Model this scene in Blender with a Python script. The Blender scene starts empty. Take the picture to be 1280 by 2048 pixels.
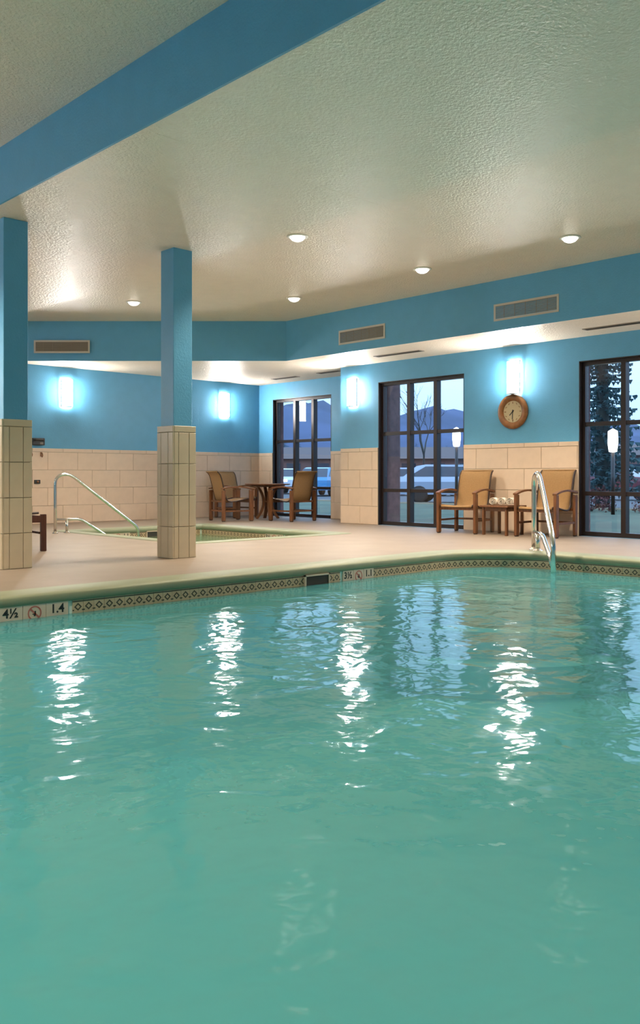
import bpy, bmesh, math, random
from mathutils import Vector, Matrix
from mathutils.geometry import tessellate_polygon

random.seed(7)
S = bpy.context.scene
COL = S.collection
PI = math.pi
R90 = PI / 2

# ------------------------------------------------------------------ camera
EYE = 0.875
YAW = math.radians(46.22)          # viewing direction, from +X towards +Y
cam_d = bpy.data.cameras.new('camera')
cam = bpy.data.objects.new('camera', cam_d)
COL.objects.link(cam)
cam.location = (0, 0, EYE)
cam.rotation_euler = (R90, 0, YAW - R90)
cam_d.sensor_fit = 'HORIZONTAL'
cam_d.sensor_width = 36.0
cam_d.lens = 36.0 * 1733.0 / 1280.0
cam_d.shift_y = -72.0 / 1280.0
cam_d.clip_start = 0.05
cam_d.clip_end = 3000
S.camera = cam

# ------------------------------------------------------------------ sky, exposure
SKY_STRENGTH = 1.6
EXPOSURE = 0.2
CAN_W = 104.0
SCONCE_E = 135.0
S.view_settings.view_transform = 'Standard'
S.view_settings.look = 'None'
S.view_settings.exposure = EXPOSURE
S.view_settings.gamma = 1
S.view_settings.use_curve_mapping = False
S.cycles.use_denoising = True
S.cycles.max_bounces = 10
S.cycles.diffuse_bounces = 6
S.cycles.glossy_bounces = 5
S.cycles.transparent_max_bounces = 16
S.cycles.transmission_bounces = 6
S.cycles.sample_clamp_indirect = 4.0
S.cycles.caustics_reflective = False
S.cycles.caustics_refractive = False

W = bpy.data.worlds.new('dusk_sky')
S.world = W
W.use_nodes = True
nt = W.node_tree
nt.nodes.clear()
wo = nt.nodes.new('ShaderNodeOutputWorld')
bg = nt.nodes.new('ShaderNodeBackground')
tc = nt.nodes.new('ShaderNodeTexCoord')
sp = nt.nodes.new('ShaderNodeSeparateXYZ')
rp = nt.nodes.new('ShaderNodeValToRGB')
nz = nt.nodes.new('ShaderNodeTexNoise')
mx = nt.nodes.new('ShaderNodeMix')
mx.data_type = 'RGBA'
nz.inputs['Scale'].default_value = 3.0
nz.inputs['Detail'].default_value = 5
rp.color_ramp.elements[0].position = 0.0
rp.color_ramp.elements[0].color = (0.40, 0.66, 0.98, 1)
rp.color_ramp.elements[1].position = 0.45
rp.color_ramp.elements[1].color = (0.88, 1.36, 1.95, 1)
mx.inputs['B'].default_value = (0.55, 0.76, 1.0, 1)
mr = nt.nodes.new('ShaderNodeMapRange')
mr.inputs['From Min'].default_value = 0.45
mr.inputs['From Max'].default_value = 0.75
nt.links.new(tc.outputs['Generated'], sp.inputs[0])
nt.links.new(sp.outputs['Z'], rp.inputs[0])
nt.links.new(tc.outputs['Generated'], nz.inputs['Vector'])
nt.links.new(nz.outputs[0], mr.inputs['Value'])
nt.links.new(mr.outputs[0], mx.inputs['Factor'])
nt.links.new(rp.outputs[0], mx.inputs['A'])
nt.links.new(mx.outputs['Result'], bg.inputs[0])
bg.inputs[1].default_value = SKY_STRENGTH
nt.links.new(bg.outputs[0], wo.inputs[0])

# ------------------------------------------------------------------ materials
def mat(name, col, rough=0.5, metal=0.0, spec=0.5, var=0.0, vscale=6.0, bump=0.0, bscale=40.0,
        col2=None, stretch=None, rnd=0.0, bdist=0.01, emit=None, estr=0.0):
    m = bpy.data.materials.new(name)
    m.use_nodes = True
    n = m.node_tree.nodes
    l = m.node_tree.links
    b = n['Principled BSDF']
    b.inputs['Base Color'].default_value = (*col, 1)
    b.inputs['Roughness'].default_value = rough
    b.inputs['Metallic'].default_value = metal
    b.inputs['Specular IOR Level'].default_value = spec
    if emit:
        b.inputs['Emission Color'].default_value = (*emit, 1)
        b.inputs['Emission Strength'].default_value = estr
    src = None
    if var or bump:
        t = n.new('ShaderNodeTexCoord')
        mp = n.new('ShaderNodeMapping')
        l.new(t.outputs['Object'], mp.inputs[0])
        if stretch:
            mp.inputs['Scale'].default_value = stretch
    if var or col2:
        ns = n.new('ShaderNodeTexNoise')
        ns.inputs['Scale'].default_value = vscale
        ns.inputs['Detail'].default_value = 6
        l.new(mp.outputs[0], ns.inputs['Vector'])
        mi = n.new('ShaderNodeMix')
        mi.data_type = 'RGBA'
        c2 = col2 if col2 else tuple(max(0, c * (1 - var)) for c in col)
        c1 = col if col2 else tuple(min(1, c * (1 + var)) for c in col)
        mi.inputs['A'].default_value = (*c1, 1)
        mi.inputs['B'].default_value = (*c2, 1)
        rr = n.new('ShaderNodeMapRange')
        rr.inputs['From Min'].default_value = 0.3
        rr.inputs['From Max'].default_value = 0.7
        l.new(ns.outputs[0], rr.inputs['Value'])
        l.new(rr.outputs[0], mi.inputs['Factor'])
        src = mi.outputs['Result']
    if rnd:
        oi = n.new('ShaderNodeObjectInfo')
        hs = n.new('ShaderNodeHueSaturation')
        ma = n.new('ShaderNodeMapRange')
        ma.inputs['To Min'].default_value = 1 - rnd
        ma.inputs['To Max'].default_value = 1 + rnd
        l.new(oi.outputs['Random'], ma.inputs['Value'])
        l.new(ma.outputs[0], hs.inputs['Value'])
        if src:
            l.new(src, hs.inputs['Color'])
        else:
            hs.inputs['Color'].default_value = (*col, 1)
        src = hs.outputs[0]
    if src:
        l.new(src, b.inputs['Base Color'])
    if bump:
        nb = n.new('ShaderNodeTexNoise')
        nb.inputs['Scale'].default_value = bscale
        nb.inputs['Detail'].default_value = 4
        l.new(mp.outputs[0], nb.inputs['Vector'])
        bp = n.new('ShaderNodeBump')
        bp.inputs['Strength'].default_value = bump
        bp.inputs['Distance'].default_value = bdist
        l.new(nb.outputs[0], bp.inputs['Height'])
        l.new(bp.outputs[0], b.inputs['Normal'])
    return m

def both_sides(n, l, ior):
    """Fresnel with the same outer reflectance on both faces of a thin sheet"""
    fr = n.new('ShaderNodeFresnel')
    ge = n.new('ShaderNodeNewGeometry')
    mr_ = n.new('ShaderNodeMapRange')
    mr_.inputs['To Min'].default_value = ior
    mr_.inputs['To Max'].default_value = 1.0 / ior
    l.new(ge.outputs['Backfacing'], mr_.inputs['Value'])
    l.new(mr_.outputs[0], fr.inputs['IOR'])
    return fr

def glass_mat(name, tint, rough=0.0, body=None):
    m = bpy.data.materials.new(name)
    m.use_nodes = True
    n = m.node_tree.nodes
    l = m.node_tree.links
    n.clear()
    o = n.new('ShaderNodeOutputMaterial')
    fr = both_sides(n, l, 1.5)
    tr = n.new('ShaderNodeBsdfTransparent')
    tr.inputs[0].default_value = (*tint, 1)
    gl = n.new('ShaderNodeBsdfGlossy')
    gl.inputs['Roughness'].default_value = rough
    gl.inputs[0].default_value = (1, 1, 1, 1)
    mi = n.new('ShaderNodeMixShader')
    l.new(fr.outputs[0], mi.inputs[0])
    l.new(tr.outputs[0], mi.inputs[1])
    l.new(gl.outputs[0], mi.inputs[2])
    l.new(mi.outputs[0], o.inputs[0])
    return m

def water_mat(name, diffuse, tint, turbid, bump_d, scale):
    m = bpy.data.materials.new(name)
    m.use_nodes = True
    n = m.node_tree.nodes
    l = m.node_tree.links
    n.clear()
    o = n.new('ShaderNodeOutputMaterial')
    t = n.new('ShaderNodeTexCoord')
    n1 = n.new('ShaderNodeTexNoise')
    n1.inputs['Scale'].default_value = scale
    n1.inputs['Detail'].default_value = 2.0
    n1.inputs['Distortion'].default_value = 0.6
    n2 = n.new('ShaderNodeTexNoise')
    n2.inputs['Scale'].default_value = scale * 3.1
    n2.inputs['Detail'].default_value = 2
    ad = n.new('ShaderNodeMath')
    ad.operation = 'MULTIPLY_ADD'
    ad.inputs[1].default_value = 0.22
    l.new(t.outputs['Object'], n1.inputs['Vector'])
    l.new(t.outputs['Object'], n2.inputs['Vector'])
    l.new(n2.outputs[0], ad.inputs[0])
    l.new(n1.outputs[0], ad.inputs[2])
    bp = n.new('ShaderNodeBump')
    bp.inputs['Strength'].default_value = 1.0
    bp.inputs['Distance'].default_value = bump_d
    l.new(ad.outputs[0], bp.inputs['Height'])
    fr = both_sides(n, l, 1.333)
    l.new(bp.outputs[0], fr.inputs['Normal'])
    tr = n.new('ShaderNodeBsdfTransparent')
    tr.inputs[0].default_value = (*tint, 1)
    df = n.new('ShaderNodeBsdfDiffuse')
    df.inputs[0].default_value = (*diffuse, 1)
    body = n.new('ShaderNodeMixShader')
    body.inputs[0].default_value = turbid
    l.new(tr.outputs[0], body.inputs[1])
    l.new(df.outputs[0], body.inputs[2])
    gl = n.new('ShaderNodeBsdfGlossy')
    gl.inputs['Roughness'].default_value = 0.09
    l.new(bp.outputs[0], gl.inputs['Normal'])
    mi = n.new('ShaderNodeMixShader')
    l.new(fr.outputs[0], mi.inputs[0])
    l.new(body.outputs[0], mi.inputs[1])
    l.new(gl.outputs[0], mi.inputs[2])
    l.new(mi.outputs[0], o.inputs[0])
    return m

def emis(name, col, strength):
    m = bpy.data.materials.new(name)
    m.use_nodes = True
    n = m.node_tree.nodes
    b = n['Principled BSDF']
    b.inputs['Base Color'].default_value = (0.8, 0.8, 0.8, 1)
    b.inputs['Emission Color'].default_value = (*col, 1)
    b.inputs['Emission Strength'].default_value = strength
    return m

M = {}
M['blue'] = mat('blue_wall_paint', (0.112, 0.375, 0.610), 0.42, spec=0.4, bump=0.25, bscale=55, var=0.03)
M['cream'] = mat('cream_ceiling_paint', (0.89, 0.765, 0.63), 0.37, spec=0.42, bump=1.0, bscale=42, var=0.02, bdist=0.014)
M['tile'] = mat('beige_wall_tile', (0.72, 0.56, 0.42), 0.35, spec=0.5, var=0.05, vscale=5, rnd=0.035)
M['ctile'] = mat('beige_column_tile', (0.62, 0.51, 0.355), 0.38, spec=0.45, var=0.05, vscale=5, rnd=0.035)
M['grout'] = mat('grey_tan_grout', (0.36, 0.29, 0.20), 0.8, spec=0.2)
M['deck'] = mat('pinkish_beige_deck', (0.240, 0.187, 0.143), 0.55, spec=0.35, var=0.07, vscale=2.5, bump=0.15, bscale=60)
M['coping'] = mat('buff_coping', (0.215, 0.235, 0.150), 0.5, spec=0.4, var=0.05, vscale=4)
M['plaster'] = mat('pool_plaster', (0.70, 0.80, 0.76), 0.7, spec=0.2, var=0.03)
M['wtile'] = mat('buff_waterline_tile', (0.50, 0.36, 0.23), 0.3, spec=0.5, rnd=0.06)
M['wdark'] = mat('dark_tile_inlay', (0.045, 0.035, 0.022), 0.35)
M['mtile'] = mat('pale_marker_tile', (0.60, 0.47, 0.37), 0.3)
M['black'] = mat('black_print', (0.012, 0.012, 0.012), 0.4)
M['red'] = mat('faded_red_print', (0.42, 0.13, 0.10), 0.4)
M['steel'] = mat('polished_steel', (0.74, 0.72, 0.68), 0.17, metal=1.0, bump=0.02, bscale=20)
M['wood'] = mat('brown_wood', (0.150, 0.058, 0.020), 0.42, spec=0.45, var=0.35, vscale=5, stretch=(8, 8, 0.8))
M['darkwood'] = mat('dark_red_brown_wood', (0.070, 0.022, 0.012), 0.42, spec=0.45, var=0.35, vscale=5, stretch=(8, 8, 0.8))
M['sling'] = mat('tan_sling_fabric', (0.315, 0.185, 0.082), 0.75, spec=0.2, bump=0.3, bscale=300, var=0.08, vscale=60)
M['rail'] = mat('dark_brown_metal', (0.040, 0.018, 0.010), 0.4, metal=0.2)
M['foot'] = mat('dark_rubber', (0.02, 0.015, 0.012), 0.7)
M['bronze'] = mat('dark_bronze_frame', (0.028, 0.018, 0.016), 0.35, metal=0.35)
M['glass'] = glass_mat('window_glass', (0.93, 0.96, 1.0))
M['water'] = water_mat('pool_water', (0.066, 0.280, 0.315), (0.50, 0.90, 0.86), 0.62, 0.015, 3.2)
M['spawater'] = water_mat('spa_water', (0.20, 0.30, 0.17), (0.65, 0.85, 0.62), 0.55, 0.010, 3.0)
M['can'] = emis('warm_lamp_lens', (1.0, 0.93, 0.82), 4.0)
M['canring'] = mat('white_lamp_ring', (0.80, 0.78, 0.72), 0.4)
M['sconce'] = emis('cool_white_diffuser', (1.0, 0.965, 0.91), SCONCE_E)
M['brush'] = mat('brushed_nickel', (0.30, 0.29, 0.27), 0.35, metal=0.9)
M['ventfr'] = mat('pale_vent_frame', (0.56, 0.51, 0.45), 0.5)
M['ventfin'] = mat('taupe_vent_fins', (0.26, 0.215, 0.17), 0.5)
M['dark'] = mat('recess_shade', (0.03, 0.026, 0.022), 0.8)  # near-black colour standing in for the shade inside openings
M['clockrim'] = mat('turned_wood_rim', (0.26, 0.105, 0.030), 0.35, var=0.3, vscale=14)
M['clockface'] = mat('cream_clock_face', (0.66, 0.55, 0.33), 0.5)
M['towel'] = mat('cream_towel', (0.80, 0.72, 0.62), 0.9, spec=0.1, bump=0.5, bscale=120)
M['brick'] = mat('purple_brown_brick', (0.17, 0.085, 0.085), 0.85, var=0.25, vscale=9)
M['grass'] = mat('dusk_lawn', (0.060, 0.085, 0.050), 0.95, var=0.3, vscale=0.6)
M['asphalt'] = mat('grey_asphalt', (0.085, 0.085, 0.09), 0.9, var=0.12, vscale=0.4)
M['hill'] = mat('violet_hills', (0.045, 0.060, 0.125), 0.95, var=0.35, vscale=0.012)
M['pine'] = mat('dark_conifer_green', (0.045, 0.095, 0.105), 0.85, rnd=0.25)
M['bark'] = mat('dark_bark', (0.045, 0.035, 0.030), 0.9)
M['white'] = mat('white_car_paint', (0.62, 0.64, 0.68), 0.25)
M['carblue'] = mat('blue_car_paint', (0.06, 0.24, 0.48), 0.25)
M['carsilver'] = mat('silver_car_paint', (0.36, 0.40, 0.48), 0.25, metal=0.3)
M['carred'] = mat('maroon_car_paint', (0.13, 0.02, 0.03), 0.3)
M['carglass'] = mat('car_glass', (0.02, 0.03, 0.05), 0.08)
M['tyre'] = mat('tyre_rubber', (0.012, 0.012, 0.012), 0.8)
M['roof'] = mat('brown_roof', (0.10, 0.065, 0.06), 0.8)
M['lampglow'] = emis('white_oval_glow', (1.0, 0.97, 0.92), 5.0)
M['headlight'] = emis('headlight_glow', (0.95, 0.97, 1.0), 4.0)
M['shrub'] = mat('reddish_shrub', (0.10, 0.030, 0.030), 0.9)
M['redbld'] = mat('rose_brick_building', (0.19, 0.095, 0.085), 0.9, var=0.15, vscale=2)

# ------------------------------------------------------------------ mesh helpers
def box(bm, c, s, mi=0, rot=None):
    g = bmesh.ops.create_cube(bm, size=1.0)
    vs = g['verts']
    for v in vs:
        p = Vector((v.co.x * s[0], v.co.y * s[1], v.co.z * s[2]))
        if rot is not None:
            p = rot @ p
        v.co = p + Vector(c)
    for f in {f for v in vs for f in v.link_faces}:
        f.material_index = mi
    return vs

def boxx(bm, a, b, mi=0):
    return box(bm, [(a[i] + b[i]) / 2 for i in range(3)], [abs(b[i] - a[i]) for i in range(3)], mi)

def bev(bm, w, seg=1):
    bmesh.ops.bevel(bm, geom=list(bm.edges), offset=w, segments=seg, affect='EDGES', profile=0.5)

def tube(bm, pts, r, seg=10, mi=0, cap=True, closed=False):
    pts = [Vector(p) for p in pts]
    rings = []
    n = len(pts)
    up = None
    for i, p in enumerate(pts):
        d = (pts[(i + 1) % n] - pts[i - 1]) if closed else (pts[min(i + 1, n - 1)] - pts[max(i - 1, 0)])
        d.normalize()
        if up is None:
            up = Vector((0, 0, 1)) if abs(d.z) < 0.9 else Vector((0, 1, 0))
        a = d.cross(up)
        if a.length < 1e-5:
            a = d.cross(Vector((1, 0, 0)))
        a.normalize()
        b = d.cross(a).normalized()
        up = -b if b.dot(up) < 0 else b
        a = d.cross(up).normalized()
        rr = r[i] if isinstance(r, (list, tuple)) else r
        rings.append([bm.verts.new(p + rr * (math.cos(t) * a + math.sin(t) * up))
                      for t in [2 * PI * k / seg for k in range(seg)]])
    rng = range(n) if closed else range(n - 1)
    for i in rng:
        A, B = rings[i], rings[(i + 1) % n]
        for k in range(seg):
            f = bm.faces.new((A[k], A[(k + 1) % seg], B[(k + 1) % seg], B[k]))
            f.smooth = True
            f.material_index = mi
    if cap and not closed:
        f = bm.faces.new(rings[0][::-1]); f.material_index = mi
        f = bm.faces.new(rings[-1]); f.material_index = mi

def lathe(bm, prof, seg=32, mi=0, axis='Z', smooth=True, c=(0, 0, 0)):
    """prof: list of (r, h)"""
    rings = []
    for r, h in prof:
        ring = []
        for k in range(seg):
            t = 2 * PI * k / seg
            p = Vector((r * math.cos(t), r * math.sin(t), h))
            if axis == 'Y':            # axis along -Y, h positive towards the room
                p = Vector((p.x, -p.z, p.y))
            ring.append(bm.verts.new(p + Vector(c)))
        rings.append(ring)
    for i in range(len(rings) - 1):
        for k in range(seg):
            try:
                f = bm.faces.new((rings[i][k], rings[i][(k + 1) % seg], rings[i + 1][(k + 1) % seg], rings[i + 1][k]))
                f.smooth = smooth
                f.material_index = mi
            except ValueError:
                pass
    for ring, (r, h) in ((rings[0], prof[0]), (rings[-1], prof[-1])):
        if r > 1e-6:
            f = bm.faces.new(ring)
            f.material_index = mi
    bmesh.ops.remove_doubles(bm, verts=bm.verts[:], dist=1e-6)

def prism(bm, poly, h0, h1, mi=0):
    """poly: list of (x,y); vertical prism"""
    lo = [bm.verts.new((x, y, h0)) for x, y in poly]
    hi = [bm.verts.new((x, y, h1)) for x, y in poly]
    n = len(poly)
    fs = [bm.faces.new(lo[::-1]), bm.faces.new(hi)]
    for i in range(n):
        fs.append(bm.faces.new((lo[i], lo[(i + 1) % n], hi[(i + 1) % n], hi[i])))
    for f in fs:
        f.material_index = mi
    return fs

def sweep_rect(bm, pts, w, t, wdir):
    """rectangular bar along pts; w across wdir, t across the other normal"""
    pts = [Vector(p) for p in pts]
    wd = Vector(wdir).normalized()
    rings = []
    for i, p in enumerate(pts):
        d = (pts[min(i + 1, len(pts) - 1)] - pts[max(i - 1, 0)]).normalized()
        nn = d.cross(wd).normalized()
        rings.append([bm.verts.new(p + sx * wd * w / 2 + sy * nn * t / 2)
                      for sx, sy in ((-1, -1), (1, -1), (1, 1), (-1, 1))])
    for i in range(len(rings) - 1):
        for k in range(4):
            bm.faces.new((rings[i][k], rings[i][(k + 1) % 4], rings[i + 1][(k + 1) % 4], rings[i + 1][k]))
    bm.faces.new(rings[0][::-1])
    bm.faces.new(rings[-1])

def mesh(name, bm, mats, keep_normals=False):
    if not keep_normals:
        bmesh.ops.recalc_face_normals(bm, faces=bm.faces[:])
    me = bpy.data.meshes.new(name)
    bm.to_mesh(me)
    bm.free()
    for m in (mats if isinstance(mats, (list, tuple)) else [mats]):
        me.materials.append(m)
    return me

def mw(o):
    m = o.matrix_basis.copy()
    if o.parent:
        m = mw(o.parent) @ o.matrix_parent_inverse @ m
    return m

def attach(o, parent, keep=True):
    o.parent = parent
    o.matrix_parent_inverse = mw(parent).inverted() if keep else Matrix.Identity(4)

def obj(name, me, parent=None, loc=(0, 0, 0), rot=(0, 0, 0), keep=False):
    """keep=False: loc/rot are in the parent's own frame; keep=True: in world space"""
    o = bpy.data.objects.new(name, me)
    o.location = loc
    o.rotation_euler = rot
    if parent:
        attach(o, parent, keep)
    COL.objects.link(o)
    return o

def tag(o, label=None, cat=None, group=None, kind=None):
    if label: o['label'] = label
    if cat: o['category'] = cat
    if group: o['group'] = group
    if kind: o['kind'] = kind
    return o

def thing(name, label, cat, loc=(0, 0, 0), rz=0, group=None, kind=None):
    o = bpy.data.objects.new(name, None)
    o.empty_display_size = 0.1
    o.location = loc
    o.rotation_euler = (0, 0, rz)
    COL.objects.link(o)
    return tag(o, label, cat, group, kind)

def dup_tree(root, loc=None, rz=None):
    r = root.copy()
    COL.objects.link(r)
    if loc is not None: r.location = loc
    if rz is not None: r.rotation_euler = (0, 0, rz)
    def rec(src, dst):
        for ch in list(src.children):
            c = ch.copy()
            COL.objects.link(c)
            c.parent = dst
            rec(ch, c)
    rec(root, r)
    return r

def struct(name, bm, mats, label):
    o = obj(name, mesh(name, bm, mats))
    o['kind'] = 'structure'
    o['label'] = label
    return o

# ------------------------------------------------------------------ room dimensions
XW, XF, YB = 11.49, 12.45, 14.96      # window wall, its recessed far bay, back wall
YJ = 11.42                            # where the window wall steps back
X0, Y0 = -2.5, -2.5
ZC, ZL, ZH, ZS, ZT = 3.6, 3.3, 3.8, 2.9, 1.385
XB, XD = 3.30, 5.75                   # dropped ceiling between these
WT = 0.30
POOL = (0.20, 0.25, 8.88, 6.37)       # outer coping edge
PR = 1.2
SPA = (6.45, 9.15, 9.5, 12.95)
WZ = -0.17

def rounded(rect, inset, r_out, n=10, corners=(0, 0, 1, 0)):
    x0, y0, x1, y1 = rect
    x0 += inset; y0 += inset; x1 -= inset; y1 -= inset
    r = max(r_out - inset, 0.001)
    out = []
    for (cx, cy, a0, sx, sy), on in zip(((x0, y0, PI, 1, 1), (x1, y0, 1.5 * PI, -1, 1), (x1, y1, 0, -1, -1), (x0, y1, 0.5 * PI, 1, -1)), corners):
        rr = r if on else max(0.12 - inset * 0.3, 0.01)
        for k in range(n + 1):
            a = a0 + R90 * k / n
            out.append((cx + sx * rr + rr * math.cos(a), cy + sy * rr + rr * math.sin(a)))
    return out

# ------------------------------------------------------------------ floor (deck with two openings)
def floor_mesh():
    outer = [(X0, Y0), (XW, Y0), (XW, YJ), (XF, YJ), (XF, YB), (X0, YB)]
    h1 = rounded(POOL, 0, PR)
    h2 = rounded(SPA, 0, 0.12, corners=(1, 1, 1, 1), n=4)
    polys = [[Vector((x, y, 0)) for x, y in p] for p in (outer, h1, h2)]
    tris = tessellate_polygon(polys)
    bm = bmesh.new()
    flat = [v for p in polys for v in p]
    top = [bm.verts.new(v) for v in flat]
    for t in tris:
        try:
            bm.faces.new([top[i] for i in t])
        except ValueError:
            pass
    base = 0
    for p in polys:
        n = len(p)
        low = [bm.verts.new((v.x, v.y, -0.12)) for v in p]
        for i in range(n):
            bm.faces.new((top[base + i], top[base + (i + 1) % n], low[(i + 1) % n], low[i]))
        base += n
    return bm
struct('floor', floor_mesh(), M['deck'], 'pinkish beige concrete pool deck running round both pools')

# ------------------------------------------------------------------ walls
WIN = [(8.59, 10.48), (4.63, 6.52), (0.67, 2.56)]     # y ranges in the near window wall
WIN_FAR = (12.66, 14.49)
ZWT = 2.55
def wall_with_windows(x, y0, y1, wins, top):
    bm = bmesh.new()
    ys = y0
    for a, b in sorted(wins):
        boxx(bm, (x, ys, -0.1), (x + WT, a, top))
        boxx(bm, (x, a, ZWT), (x + WT, b, top))
        boxx(bm, (x, a, -0.1), (x + WT, b, 0.0))
        ys = b
    boxx(bm, (x, ys, -0.1), (x + WT, y1, top))
    for f in bm.faces:                                   # brick on the outside face
        if f.calc_center_median().x > x + WT - 0.01:
            f.material_index = 1
    return bm
wr = struct('wall_right', wall_with_windows(XW, Y0, YJ, WIN, 4.0), [M['blue'], M['brick']],
            'long blue window wall on the right with beige tile wainscot')
bm = wall_with_windows(XF, YJ - 0.0, YB + WT, [WIN_FAR], 4.0)
boxx(bm, (XW + WT, YJ - 0.04, -0.1), (13.12, YJ + 0.10, 4.0), 1)
boxx(bm, (XW, YJ, -0.1), (XF, YJ + 0.012, ZS))
wf = struct('wall_far', bm, [M['blue'], M['brick']], 'recessed blue wall bay with a window behind the round table')
bm = bmesh.new()
boxx(bm, (X0 - WT, YB, -0.1), (XF, YB + WT, 4.0))
wb = struct('wall_back', bm, M['blue'], 'blue back wall with beige tile wainscot behind the hot tub')
bm = bmesh.new()
boxx(bm, (X0 - WT, Y0, -0.1), (X0, YB, 4.0))
struct('wall_left', bm, M['blue'], 'plain blue wall on the far left side of the room')
bm = bmesh.new()
boxx(bm, (X0 - WT, Y0 - WT, -0.1), (XW + WT, Y0, 4.0))
struct('wall_front', bm, M['blue'], 'plain blue wall closing the near end of the room')

# ------------------------------------------------------------------ ceilings and soffit
bm = bmesh.new()
boxx(bm, (XD, Y0, ZC), (XF + 0.1, YB, ZC + 0.15))
struct('ceiling', bm, M['cream'], 'cream textured ceiling with recessed lights above the far deck')
bm = bmesh.new()
boxx(bm, (XB, Y0, ZL), (XD, YB, ZH + 0.2))
struct('ceiling', bm, M['cream'], 'lower cream ceiling band carried by the two blue columns')
bm = bmesh.new()
boxx(bm, (X0, Y0, ZH), (XB - 0.02, YB, ZH + 0.15))
struct('ceiling', bm, M['cream'], 'raised cream ceiling at upper left beyond the blue fascia')
bm = bmesh.new()
boxx(bm, (XB - 0.02, Y0, ZL), (XB - 0.001, YB, ZH + 0.1))
struct('trim_1', bm, M['blue'], 'deep blue fascia crossing the upper left of the ceiling')
bm = bmesh.new()
boxx(bm, (XB + 0.1, 5.23, ZL - 0.0015), (XD - 0.02, 5.25, ZL))
struct('trim_2', bm, M['cream'], 'faint raised drywall seam across the lower cream ceiling')
bm = bmesh.new()
SOF = [(10.15, Y0), (XW, Y0), (XW, YJ), (XF, YJ), (XF, YB), (6.43, YB), (10.12, 11.42)]
prism(bm, SOF, ZS, ZC)
bm.faces.ensure_lookup_table()
for f in bm.faces:
    if abs(f.calc_center_median().z - ZS) < 0.01:
        f.material_index = 1
struct('trim_3', bm, [M['blue'], M['cream']], 'blue soffit with cream underside running round the window wall')

# ------------------------------------------------------------------ wall tiles
CAP = 0.07
ROWS = 4
ROWH = (ZT - CAP) / ROWS
TILE_MESH = {}
def tile_mesh(w, h, t, m):
    key = (round(w, 3), round(h, 3), round(t, 3), m.name)
    if key not in TILE_MESH:
        bm = bmesh.new()
        box(bm, (0, -t / 2, 0), (w, t, h))
        es = [e for e in bm.edges if all(v.co.y < -t / 2 for v in e.verts)]
        bmesh.ops.bevel(bm, geom=es, offset=0.003, segments=1, affect='EDGES')
        TILE_MESH[key] = mesh('tile', bm, m)
    return TILE_MESH[key]

def tile_run(parent, p0, p1, rz, off=0.0, m=None, tw=0.60, base=0.0):
    """tiles on a wall face from p0 to p1 (left to right as seen from the room); rz turns local -Y to the room"""
    m = m or M['tile']
    p0 = Vector((*p0, 0)); p1 = Vector((*p1, 0))
    L = (p1 - p0).length
    u = (p1 - p0).normalized()
    nrm = Vector((math.sin(rz), -math.cos(rz), 0))
    bm = bmesh.new()
    box(bm, (0, -0.005, 0), (L, 0.01, ZT - 0.004))
    c = p0 + u * L / 2
    obj('grout_bed', mesh('grout_bed', bm, M['grout']), parent, (c.x, c.y, (ZT - 0.004) / 2 + base), (0, 0, rz), keep=True)
    for r in range(ROWS + 1):
        h = ROWH if r < ROWS else CAP
        zc = (r + 0.5) * ROWH if r < ROWS else ZT - CAP / 2
        s = -((off + (tw / 2 if r % 2 else 0)) % tw)
        while s < L - 1e-4:
            a = max(s, 0); b = min(s + tw, L)
            s += tw
            if b - a < 0.02:
                continue
            c = p0 + u * (a + b) / 2
            t = 0.02 if r == ROWS else 0.017
            obj('tile', tile_mesh(b - a - 0.005, h - 0.005, t, m), parent, (c.x, c.y, zc + base), (0, 0, rz), keep=True)

tile_run(wb, (3.6, YB), (XF, YB), 0.0, 0.1)
tile_run(wf, (XF, YB), (XF, WIN_FAR[1]), -R90, 0.2)
tile_run(wf, (XF, WIN_FAR[0]), (XF, YJ), -R90, 0.2)
tile_run(wr, (XW, YJ), (XW, WIN[0][1]), -R90, 0.1)
tile_run(wr, (XW, WIN[0][0]), (XW, WIN[1][1]), -R90, 0.05)
tile_run(wr, (XW, WIN[1][0]), (XW, WIN[2][1]), -R90, 0.0)

# ------------------------------------------------------------------ columns
def column(label, x, y, s=0.30):
    c = thing('column', label, 'column', (x + s / 2, y + s / 2, 0), 0, 'blue columns on tiled bases beside the pool', 'thing')
    bm = bmesh.new()
    h = s / 2 - 0.03
    boxx(bm, (-h, -h, 0), (h, h, ZL))
    bev(bm, 0.004)
    obj('shaft', mesh('shaft', bm, M['blue']), c)
    bm = bmesh.new()
    g = s / 2 - 0.017
    boxx(bm, (-g, -g, 0), (g, g, 1.41 - 0.01))
    obj('grout_bed', mesh('grout_bed', bm, M['grout']), c)
    rh = (1.41 - CAP) / 4
    for k in range(4):
        rz = k * R90
        n = Vector((math.sin(rz), -math.cos(rz), 0))
        u = Vector((math.cos(rz), math.sin(rz), 0))
        for r in range(5):
            cols = ((-0.15, -0.075), (-0.075, 0.06), (0.06, 0.15)) if r < 4 else ((-0.15, 0.15),)
            hh = rh if r < 4 else CAP
            zc = (r + 0.5) * rh if r < 4 else 1.41 - CAP / 2
            for a, b in cols:
                a2 = a + (0.017 if a == -0.15 else 0.0)
                b2 = b
                p = n * g + u * (a2 + b2) / 2
                obj('tile', tile_mesh(b2 - a2 - 0.004, hh - 0.005, 0.017, M['ctile']), c, (p.x, p.y, zc), (0, 0, rz))
    return c
column('blue column on tiled base cut by the left edge, nearest the pool', 3.44, 7.87)
column('blue column on tiled base standing free in front of the hot tub', 5.20, 7.67)

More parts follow.
